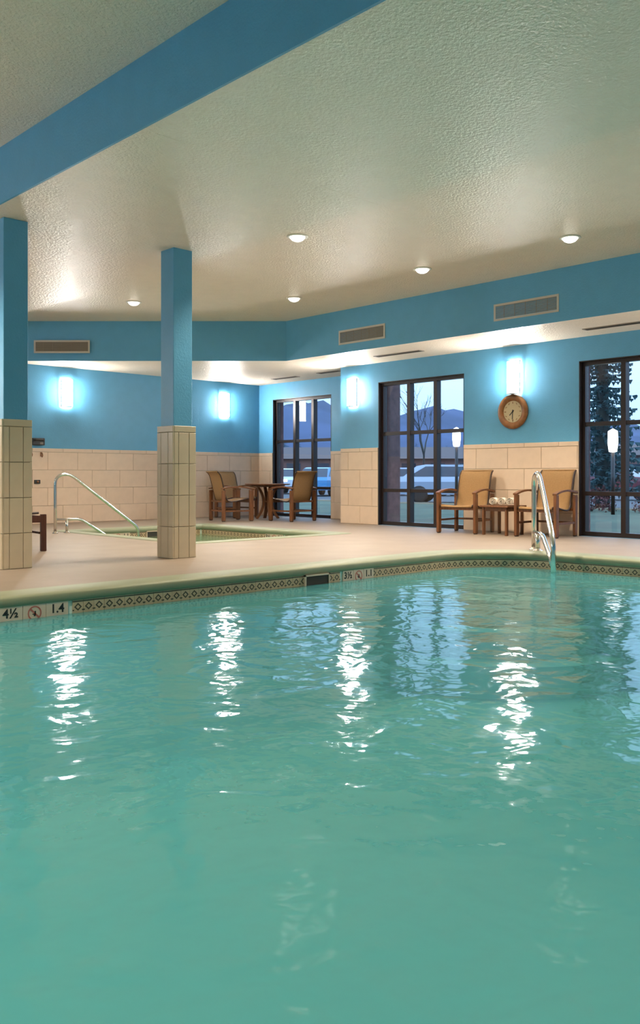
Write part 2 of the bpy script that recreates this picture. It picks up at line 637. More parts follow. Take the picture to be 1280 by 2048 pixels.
# ------------------------------------------------------------------ windows
def window(name, label, x, y0, y1):
    """opening in a wall of constant x; seen from -x"""
    xg = x + 0.12
    bm = bmesh.new()
    fw = 0.06
    boxx(bm, (xg - 0.05, y0, 0.0), (xg + 0.05, y0 + fw, ZWT))
    boxx(bm, (xg - 0.05, y1 - fw, 0.0), (xg + 0.05, y1, ZWT))
    boxx(bm, (xg - 0.05, y0 + fw, ZWT - fw), (xg + 0.05, y1 - fw, ZWT))
    boxx(bm, (xg - 0.05, y0 + fw, 0.0), (xg + 0.05, y1 - fw, fw * 1.1))
    w = struct(name, bm, M['bronze'], label)
    ny, zr = 3, [fw, 0.62, 1.63, ZWT - fw]
    iw = (y1 - y0 - 2 * fw) / ny
    for i in range(1, ny):
        bm = bmesh.new()
        box(bm, (0, 0, (ZWT) / 2), (0.11, 0.072, ZWT - 2 * fw - 0.002))
        obj('mullion', mesh('mullion', bm, M['bronze']), w, (xg, y0 + fw + i * iw, 0))
    for z in zr[1:3]:
        bm = bmesh.new()
        box(bm, (0, 0, 0), (0.085, y1 - y0 - 2 * fw - 0.002, 0.06))
        obj('rail', mesh('rail', bm, M['bronze']), w, (xg, (y0 + y1) / 2, z))
    for i in range(ny):
        for j in range(3):
            bm = bmesh.new()
            box(bm, (0, 0, 0), (0.008, iw - 0.02, zr[j + 1] - zr[j] - 0.02))
            obj('pane', mesh('pane', bm, M['glass']), w, (xg + 0.01, y0 + fw + (i + 0.5) * iw, (zr[j] + zr[j + 1]) / 2))
    # dark metal lining of the opening
    bm = bmesh.new()
    boxx(bm, (x - 0.002, y0, 0.0), (xg - 0.05, y0 + 0.012, ZWT))
    boxx(bm, (x - 0.002, y1 - 0.012, 0.0), (xg - 0.05, y1, ZWT))
    boxx(bm, (x - 0.002, y0, ZWT - 0.012), (xg - 0.05, y1, ZWT))
    obj('lining', mesh('lining', bm, M['bronze']), w)
    bm = bmesh.new()
    boxx(bm, (xg + 0.05, y0, 0.0), (x + WT + 0.002, y0 + 0.012, ZWT))
    boxx(bm, (xg + 0.05, y1 - 0.012, 0.0), (x + WT + 0.002, y1, ZWT))
    boxx(bm, (xg + 0.05, y0, ZWT - 0.012), (x + WT + 0.002, y1, ZWT))
    obj('outer_reveal', mesh('outer_reveal', bm, M['brick']), w)
    return w
window('window_1', 'dark framed nine-pane window behind the round table', XF, *WIN_FAR)
window('window_2', 'dark framed nine-pane window between tiled pier and clock wall', XW, *WIN[0])
window('window_3', 'dark framed window at the right edge with a spruce outside', XW, *WIN[1])
window('window_4', 'dark framed window added out of view along the right wall', XW, *WIN[2])  # unseen window, included for the light it lets in

# ------------------------------------------------------------------ swimming pool
pool = thing('swimming_pool', 'large turquoise indoor swimming pool filling the lower half', 'pool', (4.5, 3.3, -1.35))
def ring_path(rect, r, steps, z, corners, n):
    return [[(x, y, zz) for x, y in rounded(rect, ins, r, n, corners)] for ins, zz in zip(steps, z)]
def coping_mesh(rect, r, corners, n, w=0.30, lip=-0.072):
    prof = [(0.0, -0.02), (0.0, 0.004), (0.02, 0.010), (w - 0.02, 0.006), (w + 0.008, -0.004), (w + 0.016, -0.014), (w + 0.019, -0.032), (w + 0.019, lip + 0.006), (w + 0.012, lip), (w - 0.03, lip - 0.002)]
    bm = bmesh.new()
    rings = []
    for ins, z in prof:
        rings.append([bm.verts.new((x, y, z)) for x, y in rounded(rect, ins, r, n, corners)])
    m = len(rings[0])
    for i in range(len(rings) - 1):
        for k in range(m):
            f = bm.faces.new((rings[i][k], rings[i][(k + 1) % m], rings[i + 1][(k + 1) % m], rings[i + 1][k]))
            f.smooth = True
    return bm
def basin_mesh(rect, r, corners, n, inset, depth):
    bm = bmesh.new()
    P = rounded(rect, inset, r, n, corners)
    a = [bm.verts.new((x, y, -0.03)) for x, y in P]
    b = [bm.verts.new((x, y, depth)) for x, y in P]
    m = len(P)
    for k in range(m):
        bm.faces.new((a[k], a[(k + 1) % m], b[(k + 1) % m], b[k]))
    bm.faces.new(b)
    return bm
def water_mesh(rect, r, corners, n, inset, z):
    bm = bmesh.new()
    bm.faces.new([bm.verts.new((x, y, z)) for x, y in rounded(rect, inset, r, n, corners)])
    return bm
PC = (0, 0, 1, 0)
obj('coping', mesh('coping', coping_mesh(POOL, PR, PC, 14), M['coping']), pool, keep=True)
obj('basin', mesh('basin', basin_mesh(POOL, PR, PC, 14, 0.30, -1.35), M['plaster']), pool, keep=True)
obj('water', mesh('water', water_mesh(POOL, PR, PC, 14, 0.302, WZ), M['water'], True), pool, keep=True)
# corner steps under water
ccx, ccy = POOL[2] - PR, POOL[3] - PR
for k, (rad, z) in enumerate(((1.75, -1.02), (1.40, -0.74), (1.05, -0.46))):
    bm = bmesh.new()
    q = [(POOL[2] - 0.30 - 0.004, POOL[3] - 0.30 - 0.004)]
    x1, y1 = q[0]
    arc = [(x1 - rad * math.cos(a), y1 - rad * math.sin(a)) for a in [R90 * i / 14 for i in range(15)]]
    # outer boundary follows the rounded wall
    wall = [(ccx + 0.893 * math.cos(a), ccy + 0.893 * math.sin(a)) for a in [R90 * (1 - i / 10) for i in range(11)]]
    prism(bm, [(arc[0][0], y1)] + arc + wall[::-1], -1.345, z)
    obj('step', mesh('step', bm, M['plaster']), pool, keep=True)

# waterline tiles
def wl_tile_mesh(w, h=0.125):
    bm = bmesh.new()
    box(bm, (0, -0.005, 0), (w - 0.003, 0.010, h))
    y = -0.0105
    def ribbon(pts, t):
        n = len(pts)
        inn = [Vector(p) * (1 - t) for p in pts]
        a = [bm.verts.new((p[0], y, p[1] + 0.008)) for p in pts]
        b = [bm.verts.new((p[0], y, p[1] + 0.008)) for p in inn]
        for i in range(n):
            f = bm.faces.new((a[i], a[(i + 1) % n], b[(i + 1) % n], b[i]))
            f.material_index = 1
    ribbon([(-w * 0.36, 0), (0, -0.030), (w * 0.36, 0), (0, 0.030)], 0.45)
    box(bm, (0, -0.0105, h / 2 - 0.012), (w, 0.002, 0.007), 1)
    box(bm, (-w / 2 + 0.006, -0.0105, -0.016), (0.012, 0.002, 0.010), 1)
    box(bm, (w / 2 - 0.006, -0.0105, -0.016), (0.012, 0.002, 0.010), 1)
    return mesh('waterline_tile', bm, [M['wtile'], M['wdark']])
def wl_run(parent, me, w, p0, p1, rz, skip=(), zc=-0.132):
    p0 = Vector((*p0, 0)); p1 = Vector((*p1, 0))
    L = (p1 - p0).length; u = (p1 - p0).normalized()
    k = 0
    while (k + 1) * w <= L + 0.02:
        s = (k + 0.5) * w
        k += 1
        if any(a < s < b for a, b in skip):
            continue
        c = p0 + u * s
        obj('waterline_tile', me, parent, (c.x, c.y, zc), (0, 0, rz), keep=True)
TW = 0.09
wlm = wl_tile_mesh(TW)
yi = POOL[3] - 0.302
xi = POOL[2] - 0.302
xs = 0.95
MARK1 = (2.625, 3.165); SKIM = (5.59, 5.92); MARK2 = (6.12, 6.57)
wl_run(pool, wlm, TW, (xs, yi), (ccx, yi), 0.0,
       [(a - xs - 0.0, b - xs + 0.0) for a, b in (MARK1, SKIM, MARK2)])
ri = PR - 0.302
na = int(round(R90 * ri / TW))
for k in range(na):
    a = R90 - (k + 0.5) * R90 / na
    obj('waterline_tile', wlm, pool, (ccx + ri * math.cos(a), ccy + ri * math.sin(a), -0.132), (0, 0, a - R90), keep=True)
wl_run(pool, wlm, TW, (xi, ccy), (xi, 1.6), -R90)

def text(name, body, size, parent, loc, rot, m, extr=0.001):
    c = bpy.data.curves.new(name, 'FONT')
    c.body = body
    c.size = size
    c.extrude = extr
    c.align_x = 'CENTER'
    c.align_y = 'CENTER'
    c.resolution_u = 3
    c.offset = 0.002
    c.materials.append(m)
    tmp = bpy.data.objects.new('tmp', c)
    COL.objects.link(tmp)
    dg = bpy.context.evaluated_depsgraph_get()
    me = bpy.data.meshes.new_from_object(tmp.evaluated_get(dg))
    bpy.data.objects.remove(tmp)
    bpy.data.curves.remove(c)
    return obj(name, me, parent, loc, rot)

def marker(parent, pos, rz, body, w, h, zc):
    bm = bmesh.new()
    box(bm, (0, -0.006, 0), (w - 0.004, 0.012, h))
    t = obj('depth_marker', mesh('depth_marker', bm, M['mtile']), parent, (pos[0], pos[1], zc), (0, 0, rz), keep=True)
    if body:
        text('lettering', body, h * 0.68, t, (0, -0.0125, 0.014), (R90, 0, 0), M['black'])
    else:
        bm = bmesh.new()
        R_ = h * 0.40
        def flat(pts, mi):
            f = bm.faces.new([bm.verts.new((x, -0.0135, z)) for x, z in pts]); f.material_index = mi
        for k in range(24):
            a, b = 2 * PI * k / 24, 2 * PI * (k + 1) / 24
            flat([(R_ * math.cos(a), R_ * math.sin(a)), (R_ * math.cos(b), R_ * math.sin(b)),
                  (R_ * 0.8 * math.cos(b), R_ * 0.8 * math.sin(b)), (R_ * 0.8 * math.cos(a), R_ * 0.8 * math.sin(a))], 0)
        d = R_ * 0.57
        e = R_ * 0.09
        flat([(-d - e, d - e), (-d + e, d + e), (d + e, -d + e), (d - e, -d - e)], 0)
        # small head-first diver
        for cx, cz, ww, hh in ((0.0, -0.30, .26, .22), (0.08, 0.05, .22, .5), (-0.18, -0.12, .30, .12)):
            flat([((cx - ww / 2) * R_, (cz - hh / 2) * R_), ((cx + ww / 2) * R_, (cz - hh / 2) * R_),
                  ((cx + ww / 2) * R_, (cz + hh / 2) * R_), ((cx - ww / 2) * R_, (cz + hh / 2) * R_)], 1)
        obj('no_diving_symbol', mesh('no_diving_symbol', bm, [M['red'], M['black']]), t)
    return t
for k, b in enumerate(('4\u00bd', None, '1.4')):
    marker(pool, (MARK1[0] + 0.09 + 0.18 * k, yi), 0.0, b, 0.18, 0.135, -0.134)
for k, b in enumerate(('3\u00bd', None, '1.1')):
    marker(pool, (MARK2[0] + 0.075 + 0.15 * k, yi), 0.0, b, 0.15, 0.135, -0.134)

def skimmer(parent, pos, rz, w, h, zc):
    bm = bmesh.new()
    t = 0.014
    for a, b in (((-w / 2, -0.034, -h / 2), (-w / 2 + t, 0.004, h / 2)), ((w / 2 - t, -0.034, -h / 2), (w / 2, 0.004, h / 2)),
                 ((-w / 2, -0.034, h / 2 - t), (w / 2, 0.004, h / 2)), ((-w / 2, -0.034, -h / 2), (w / 2, 0.004, -h / 2 + t))):
        boxx(bm, a, b)
    s = obj('skimmer', mesh('skimmer', bm, M['mtile']), parent, (pos[0], pos[1], zc), (0, 0, rz), keep=True)
    bm = bmesh.new()
    box(bm, (0, -0.012, 0), (w - 2 * t, 0.024, h - 2 * t))  # solid dark panel painting the shade inside the skimmer mouth
    obj('opening', mesh('opening', bm, M['dark']), s)
    bm = bmesh.new()
    box(bm, (0, -0.028, -h * 0.28), (w - 2.6 * t, 0.005, h * 0.3))
    obj('weir_flap', mesh('weir_flap', bm, M['wdark']), s)
skimmer(pool, ((SKIM[0] + SKIM[1]) / 2, yi), 0.0, SKIM[1] - SKIM[0], 0.15, -0.145)

# ------------------------------------------------------------------ hot tub
spa = thing('hot_tub', 'square sunken hot tub with green water behind the columns', 'hot tub', (7.97, 11.05, -1.0))
SC = (1, 1, 1, 1)
obj('coping', mesh('coping', coping_mesh(SPA, 0.12, SC, 4, 0.28), M['coping']), spa, keep=True)
obj('basin', mesh('basin', basin_mesh(SPA, 0.12, SC, 4, 0.28, -1.0), M['plaster']), spa, keep=True)
obj('water', mesh('water', water_mesh(SPA, 0.12, SC, 4, 0.282, -0.16), M['spawater'], True), spa, keep=True)
sxi, syi = SPA[2] - 0.282, SPA[3] - 0.282
sx0, sy0 = SPA[0] + 0.282, SPA[1] + 0.282
SM1 = (7.28, 7.73); SK = (8.04, 8.30); SM2 = (10.46, 10.91)
wl_run(spa, wlm, TW, (sx0, syi), (sxi, syi), 0.0, [(a - sx0, b - sx0) for a, b in (SM1, SK)])
wl_run(spa, wlm, TW, (sxi, syi), (sxi, sy0), -R90, [(syi - SM2[1], syi - SM2[0])])
for k, b in enumerate(('3\u00bd', None, '1.1')):
    marker(spa, (SM1[0] + 0.075 + 0.15 * k, syi), 0.0, b, 0.15, 0.135, -0.134)
    marker(spa, (sxi, SM2[1] - 0.075 - 0.15 * k), -R90, b, 0.15, 0.135, -0.134)
skimmer(spa, ((SK[0] + SK[1]) / 2, syi), 0.0, SK[1] - SK[0], 0.15, -0.135)
bm = bmesh.new()
box(bm, (sx0 + 0.2, 12.3, -0.70), (0.38, 0.6, 0.58))
obj('step', mesh('step', bm, M['plaster']), spa, keep=True)

# ------------------------------------------------------------------ handrails
def arc_pts(p, c, q, n=6):
    """quadratic rounded corner from p round c to q"""
    p, c, q = Vector(p), Vector(c), Vector(q)
    return [(1 - t) ** 2 * p + 2 * t * (1 - t) * c + t * t * q for t in [k / n for k in range(n + 1)]]
def handrail(label, loc, rz, run, z_end, r):
    """local +X runs down into the water"""
    h = thing('handrail', label, 'handrail', loc, rz, 'stainless pool handrails')
    top = 0.90
    bm = bmesh.new()
    sl = (top - 0.02 - z_end) / (run - 0.28)
    pts = [Vector((0, 0, 0.0)), Vector((0, 0, 0.4))]
    pts += arc_pts((0, 0, top - 0.16), (0.0, 0, top - 0.0), (0.17, 0, top))
    pts += arc_pts((0.18, 0, top), (0.24, 0, top), (0.32, 0, top - 0.05 * sl / 0.7), 4)
    pts += arc_pts((run - 0.08, 0, z_end + 0.08 * sl), (run, 0, z_end), (run, 0, z_end - 0.10), 5)
    pts += [Vector((run, 0, -0.55))]
    tube(bm, pts, r, 12)
    obj('main_rail', mesh('main_rail', bm, M['steel']), h)
    bm = bmesh.new()
    lp = [Vector((0, 0, 0.21)), Vector((0.3, 0, 0.21))]
    lp += arc_pts((0.34, 0, 0.21), (0.42, 0, 0.21), (0.50, 0, 0.21 - 0.08 * 0.62), 4)
    lp += [Vector((run * 0.80, 0, 0.16 - (run * 0.80 - 0.50) * 0.62)), Vector((run - 0.02, 0, 0.16 - (run - 0.5) * 0.62))]
    tube(bm, lp, r * 0.9, 10)
    obj('lower_rail', mesh('lower_rail', bm, M['steel']), h)
    bm = bmesh.new()
    tube(bm, [(0.19, 0, 0), (0.19, 0, 0.21)], r * 0.95, 10)
    obj('short_post', mesh('short_post', bm, M['steel']), h)
    for x in (0, 0.19):
        bm = bmesh.new()
        lathe(bm, [(0.001, 0.0), (r * 2.0, 0.0), (r * 1.9, 0.012), (r * 1.05, 0.022), (r * 1.05, 0.03)], 16)
        obj('base_flange', mesh('base_flange', bm, M['steel']), h, (x, 0, 0.0))
    return h
handrail('stainless handrail at the pool corner in front of the armchairs', (8.93, 5.655, 0), math.radians(-135), 0.92, 0.17, 0.030)
handrail('stainless handrail sloping into the hot tub by the left column', (6.21, 12.30, 0), 0.0, 1.46, 0.03, 0.023)

# ------------------------------------------------------------------ ceiling lights
def can_light(label, x, y, z, group='recessed ceiling lights'):
    t = thing('downlight', label, 'light', (x, y, z), 0, group)
    bm = bmesh.new()
    lathe(bm, [(0.090, -0.001), (0.120, -0.001), (0.123, -0.006), (0.113, -0.012), (0.096, -0.014), (0.090, -0.010)], 28)
    obj('trim_ring', mesh('trim_ring', bm, M['canring']), t)
    bm = bmesh.new()
    lathe(bm, [(0.001, -0.060), (0.035, -0.056), (0.065, -0.042), (0.086, -0.018), (0.091, -0.001)], 28)  # dome bulges below the ring so its outline carries the lamp's glare
    obj('lens', mesh('lens', bm, M['can']), t)
    ld = bpy.data.lights.new('downlight_lamp', 'SPOT')
    ld.energy = CAN_W * 4
    ld.color = (1.0, 0.84, 0.64)
    ld.spot_size = math.radians(123)
    ld.spot_blend = 0.5
    ld.shadow_soft_size = 0.06
    lo = bpy.data.objects.new('downlight_lamp', ld)
    lo.location = (0, 0, -0.07)
    lo.parent = t
    COL.objects.link(lo)
can_light('bright recessed ceiling light just right of centre column, largest of the left pair', 6.63, 7.29, ZC)
can_light('recessed ceiling light between the two wall vents, over the deck', 8.86, 7.30, ZC)
can_light('recessed ceiling light farthest right, above the clock wall vent', 8.91, 5.17, ZC)
can_light('small recessed ceiling light near the soffit corner', 8.89, 9.85, ZC)
can_light('recessed ceiling light between the two blue columns', 7.28, 11.81, ZC)
for lb, x, y, z in (('added ceiling light out of view over the deck by the right window', 8.9, 2.7, ZC),  # unseen lights added to brighten the foreground pool and ceilings
                    ('added ceiling light out of view at the near end of the window wall', 8.9, 0.2, ZC),
                    ('added ceiling light out of view in the raised ceiling left of the camera', -0.8, 2.0, ZH),
                    ('added ceiling light out of view in the raised ceiling over the pool', 1.6, 4.6, ZH),
                    ('added ceiling light out of view beside the left column', 1.8, 8.2, ZH),
                    ('added ceiling light out of view by the left wall', -0.8, 6.0, ZH),
                    ('added ceiling light out of view behind the camera', 1.8, -0.6, ZH),
                    ('added ceiling light out of view near the left end of the back wall', 1.6, 11.5, ZH)):
    can_light(lb, x, y, z, 'added ceiling lights out of view')

# ------------------------------------------------------------------ sconces
def sconce(label, x, y, z, rz, group='white wall sconces'):
    t = thing('wall_sconce', label, 'wall lamp', (x, y, z), rz, group)
    bm = bmesh.new()
    box(bm, (0, -0.008, 0), (0.12, 0.016, 0.44)); bev(bm, 0.004)
    obj('back_plate', mesh('back_plate', bm, M['brush']), t)
    bm = bmesh.new()
    pr = [(-0.10, -0.035)] + [(-0.10 * math.cos(a), -0.035 - 0.085 * math.sin(a)) for a in [PI * k / 12 for k in range(1, 12)]] + [(0.10, -0.035)]
    prism(bm, pr, -0.25, 0.25)
    for f in bm.faces: f.smooth = False
    obj('diffuser', mesh('diffuser', bm, M['sconce']), t)
    for s in (-1, 1):
        bm = bmesh.new()
        prism(bm, [(px * 1.06, -0.03 + (py + 0.035) * 1.06) for px, py in pr], s * 0.252 - 0.006, s * 0.252 + 0.006)
        obj('end_cap', mesh('end_cap', bm, M['brush']), t)
        bm = bmesh.new()
        boxx(bm, (s * 0.103, -0.050, -0.255), (s * 0.118, -0.022, 0.255))
        obj('side_strip', mesh('side_strip', bm, M['brush']), t)
        bm = bmesh.new()
        box(bm, (0, -0.024, s * 0.18), (0.03, 0.022, 0.03))
        obj('bracket', mesh('bracket', bm, M['brush']), t)
    return t
sconce('glowing sconce on the back wall between the two columns', 7.77, YB, 2.42, 0)
sconce('glowing sconce on the back wall right of the middle column', 11.46, YB, 2.40, 0)
sconce('glowing sconce on the pier left of the middle window', XW, 11.10, 2.41, -R90)
sconce('glowing sconce directly above the round wall clock', XW, 7.62, 2.40, -R90)
sconce('wall sconce out of view on the pier past the right window', XW, 3.6, 2.40, -R90, 'sconces out of view')
sconce('added wall sconce out of view on the back wall left of the columns', 2.2, YB, 2.40, 0, 'sconces out of view')  # unseen back wall pair added to light the left column's outer face
sconce('added wall sconce out of view on the left end of the back wall', 0.4, YB, 2.40, 0, 'sconces out of view')
sconce('wall sconce out of view on the left wall of the room', X0, 8.5, 2.40, R90, 'sconces out of view')

# ------------------------------------------------------------------ vents
def vent(label, x, y, z, rz, w=1.02, h=0.235):
    t = thing('air_vent', label, 'vent', (x, y, z), rz, 'wall air grilles on the blue soffit')
    bm = bmesh.new()
    f = 0.03
    boxx(bm, (-w / 2, -0.014, -h / 2), (w / 2, 0, -h / 2 + f)); boxx(bm, (-w / 2, -0.014, h / 2 - f), (w / 2, 0, h / 2))
    boxx(bm, (-w / 2, -0.014, -h / 2 + f), (-w / 2 + f, 0, h / 2 - f)); boxx(bm, (w / 2 - f, -0.014, -h / 2 + f), (w / 2, 0, h / 2 - f))
    obj('frame', mesh('frame', bm, M['ventfr']), t)
    bm = bmesh.new()
    box(bm, (0, -0.002, 0), (w - 2 * f, 0.004, h - 2 * f))  # dark sheet painting the shade behind the louvres
    obj('backing_shade', mesh('backing_shade', bm, M['dark']), t)
    bm = bmesh.new()
    rot = Matrix.Rotation(math.radians(35), 3, 'X')
    for k in range(9):
        box(bm, (0, -0.008, -h / 2 + f + (k + 0.5) * (h - 2 * f) / 9), (w - 2 * f, 0.004, 0.019), 0, rot)
    for k in range(1, 6):
        box(bm, (-w / 2 + k * w / 6, -0.013, 0), (0.006, 0.003, h - 2 * f))
    tag(obj('louvres', mesh('louvres', bm, M['ventfin']), t), kind='stuff')
vent('long air grille on the blue soffit above the middle window', 10.13, 9.60, 3.15, -R90)
vent('long air grille on the blue soffit above the round clock', 10.14, 6.55, 3.15, -R90)
vent('long air grille on the back soffit beside the left column', 7.255, 14.12 - 0.003, 3.145, math.radians(-43.8), 0.98, 0.225)
def slot(label, x, y, rz, w):
    t = thing('slot_diffuser', label, 'vent', (x, y, ZS), rz, 'dark linear slots under the soffit')
    bm = bmesh.new()
    boxx(bm, (-w / 2, -0.07, -0.008), (w / 2, -0.05, 0)); boxx(bm, (-w / 2, 0.05, -0.008), (w / 2, 0.07, 0))
    boxx(bm, (-w / 2, -0.05, -0.008), (-w / 2 + 0.02, 0.05, 0)); boxx(bm, (w / 2 - 0.02, -0.05, -0.008), (w / 2, 0.05, 0))
    obj('frame', mesh('frame', bm, M['ventfin']), t)
    bm = bmesh.new()
    box(bm, (0, 0, -0.002), (w - 0.04, 0.10, 0.003))  # dark strip painting the shade up inside the slot
    box(bm, (0, 0, -0.006), (w - 0.04, 0.012, 0.005))
    obj('opening', mesh('opening', bm, M['dark']), t)
slot('dark slot vent under the soffit left of the middle window', 10.85, 9.45, -R90, 1.0)
slot('dark slot vent under the soffit above the right window', 10.93, 5.62, -R90, 1.0)
slot('dark slot vent under the soffit over the recessed window', 11.85, 13.4, -R90, 0.75)
slot('short dark slot vent under the soffit behind the pier', 11.80, 12.05, -R90, 0.6)

# ------------------------------------------------------------------ clock
ck = thing('wall_clock', 'round wooden wall clock reading half past seven below a sconce', 'clock', (XW, 7.645, 1.875), -R90)
bm = bmesh.new()
lathe(bm, [(0.165, 0.012), (0.172, 0.030), (0.185, 0.040), (0.20, 0.050), (0.225, 0.055), (0.25, 0.048), (0.268, 0.030), (0.272, 0.012), (0.268, 0.0), (0.165, 0.0)], 48, axis='Y')
obj('rim', mesh('rim', bm, M['clockrim']), ck)
bm = bmesh.new()
lathe(bm, [(0.001, 0.018), (0.169, 0.018), (0.169, 0.004)], 48, axis='Y', smooth=False)
obj('dial', mesh('dial', bm, M['clockface']), ck)
for k in range(12):
    a = k * PI / 6
    bm = bmesh.new()
    box(bm, (0, 0, 0), (0.008 if k % 3 else 0.012, 0.003, 0.03), 0, Matrix.Rotation(-a, 3, 'Y'))
    obj('hour_mark', mesh('hour_mark', bm, M['clockrim']), ck, (0.138 * math.sin(a), -0.0195, 0.138 * math.cos(a)))
for nm, L, w, ang in (('hour_hand', 0.080, 0.014, 225), ('minute_hand', 0.120, 0.010, 183)):
    bm = bmesh.new()
    a = math.radians(ang)
    rot = Matrix.Rotation(a, 3, 'Y')
    vs = box(bm, (0, 0, L / 2 - 0.015), (w, 0.003, L + 0.03))
    for v in bm.verts: v.co = rot @ v.co
    obj(nm, mesh(nm, bm, M['black']), ck, (0, -0.022 if nm == 'hour_hand' else -0.026, 0))
bm = bmesh.new()
lathe(bm, [(0.001, 0.030), (0.010, 0.029), (0.012, 0.018)], 16, axis='Y')
obj('hub', mesh('hub', bm, M['black']), ck)

# ------------------------------------------------------------------ armchair
def make_chair():
    """local front is -Y; origin on the floor"""
    t = thing('armchair', 'x', 'chair')
    W2 = 0.31
    for s in (-1, 1):
        bm = bmesh.new()
        boxx(bm, (s * W2 - 0.022, -0.315, 0.012), (s * W2 + 0.022, -0.225, 0.605)); bev(bm, 0.008, 2)
        g = obj('leg', mesh('leg', bm, M['wood']), t)
        bm = bmesh.new()
        boxx(bm, (s * W2 - 0.017, -0.30, 0.0), (s * W2 + 0.017, -0.24, 0.014))
        obj('foot_pad', mesh('foot_pad', bm, M['foot']), g)
        bm = bmesh.new()
        boxx(bm, (s * W2 - 0.022, 0.275, 0.012), (s * W2 + 0.022, 0.350, 0.600)); bev(bm, 0.008, 2)
        g = obj('leg', mesh('leg', bm, M['wood']), t)
        bm = bmesh.new()
        boxx(bm, (s * W2 - 0.017, 0.285, 0.0), (s * W2 + 0.017, 0.34, 0.014))
        obj('foot_pad', mesh('foot_pad', bm, M['foot']), g)
        bm = bmesh.new()
        pts = [(s * W2, y, 0.612 + 0.055 * (1 - ((y - 0.05) / 0.37) ** 2)) for y in [-0.32 + 0.67 * k / 12 for k in range(13)]]
        sweep_rect(bm, pts, 0.062, 0.026, (1, 0, 0))
        obj('armrest', mesh('armrest', bm, M['wood']), t)
        bm = bmesh.new()
        boxx(bm, (s * W2 - 0.014, -0.23, 0.185), (s * W2 + 0.014, 0.28, 0.215))
        obj('stretcher', mesh('stretcher', bm, M['wood']), t)
        bm = bmesh.new()
        tube(bm, [(s * 0.268, y, z) for y, z in PROF], 0.013, 8)
        obj('sling_rail', mesh('sling_rail', bm, M['rail']), t)
    for nm, y, z, h in (('front_rail', -0.27, 0.385, 0.055), ('cross_stretcher', 0.31, 0.20, 0.03), ('seat_rail', 0.31, 0.385, 0.035)):
        bm = bmesh.new()
        box(bm, (0, y, z), (2 * W2 - 0.046, 0.026, h))
        obj(nm, mesh(nm, bm, M['wood']), t)
    # fabric seat and back in one continuous sling
    bm = bmesh.new()
    n = len(PROF)
    K = 8
    lay = []
    for off in (0.006, -0.006):
        g = []
        for i, (y, z) in enumerate(PROF):
            a = Vector(PROF[max(i - 1, 0)]); b = Vector(PROF[min(i + 1, n - 1)])
            d = (b - a).normalized()
            nn = Vector((-d.y, d.x))
            row = []
            for k in range(K + 1):
                x = -0.258 + 0.516 * k / K
                sag = 0.016 * (1 - (2 * k / K - 1) ** 2) * (1 if 0 < i < n - 1 else 0.2)
                p = Vector((y, z)) + nn * (off - sag)
                row.append(bm.verts.new((x, p.x, p.y)))
            g.append(row)
        lay.append(g)
    for g in lay:
        for i in range(n - 1):
            for k in range(K):
                f = bm.faces.new((g[i][k], g[i][k + 1], g[i + 1][k + 1], g[i + 1][k])); f.smooth = True
    A, B = lay
    for i in range(n - 1):
        for k in (0, K):
            bm.faces.new((A[i][k], A[i + 1][k], B[i + 1][k], B[i][k]))
    for i in (0, n - 1):
        for k in range(K):
            bm.faces.new((A[i][k], A[i][k + 1], B[i][k + 1], B[i][k]))
    obj('sling', mesh('sling', bm, M['sling']), t)
    bm = bmesh.new()
    tube(bm, [(-0.268, PROF[-1][0], PROF[-1][1]), (0.268, PROF[-1][0], PROF[-1][1])], 0.013, 8)
    obj('top_bar', mesh('top_bar', bm, M['sling']), t)
    return t
PROF = [(-0.300, 0.400), (-0.292, 0.425), (-0.26, 0.436), (-0.18, 0.428), (-0.06, 0.405), (0.06, 0.383), (0.14, 0.378), (0.20, 0.392), (0.235, 0.43),
        (0.262, 0.52), (0.285, 0.62), (0.310, 0.72), (0.335, 0.82), (0.360, 0.89), (0.39, 0.935), (0.425, 0.958)]
CH = [('brown sling armchair left of the towel table, in front of the middle window', 10.90, 8.13, -80, 'armchairs by the clock wall'),
      ('brown sling armchair right of the towel table, partly behind the pool handrail', 11.03, 6.80, -86, 'armchairs by the clock wall'),
      ('brown sling armchair at the left of the round table, seen from behind', 10.50, 13.45, 76, 'armchairs round the far table'),
      ('brown sling armchair in the corner behind the round table, mostly hidden', 11.42, 14.45, 4, 'armchairs round the far table'),
      ('brown sling armchair with its back to us before the recessed window', 11.33, 12.62, 182, 'armchairs round the far table')]
proto = make_chair()
for i, (lb, x, y, a, g) in enumerate(CH):
    c = proto if i == 0 else dup_tree(proto)
    c.location = (x, y, 0)
    c.rotation_euler = (0, 0, math.radians(a))
    tag(c, lb, 'chair', g)

# ------------------------------------------------------------------ tables
st = thing('side_table', 'low square wooden side table between the two armchairs', 'table', (10.92, 7.45, 0), 0)
bm = bmesh.new()
box(bm, (0, 0, 0.425), (0.50, 0.50, 0.028)); bev(bm, 0.006, 2)
obj('tabletop', mesh('tabletop', bm, M['wood']), st)
for sx in (-1, 1):
    for sy in (-1, 1):
        bm = bmesh.new()
        box(bm, (sx * 0.20, sy * 0.20, 0.2055), (0.05, 0.035, 0.411)); bev(bm, 0.005)
        obj('leg', mesh('leg', bm, M['wood']), st)
for a, b in (((-0.175, -0.21), (0.175, -0.19)), ((-0.175, 0.19), (0.175, 0.21))):
    bm = bmesh.new(); boxx(bm, (*a, 0.355), (*b, 0.411)); obj('apron', mesh('apron', bm, M['wood']), st)
for s in (-1, 1):
    bm = bmesh.new(); boxx(bm, (s * 0.20 - 0.012, -0.18, 0.355), (s * 0.20 + 0.012, 0.18, 0.411)); obj('apron', mesh('apron', bm, M['wood']), st)

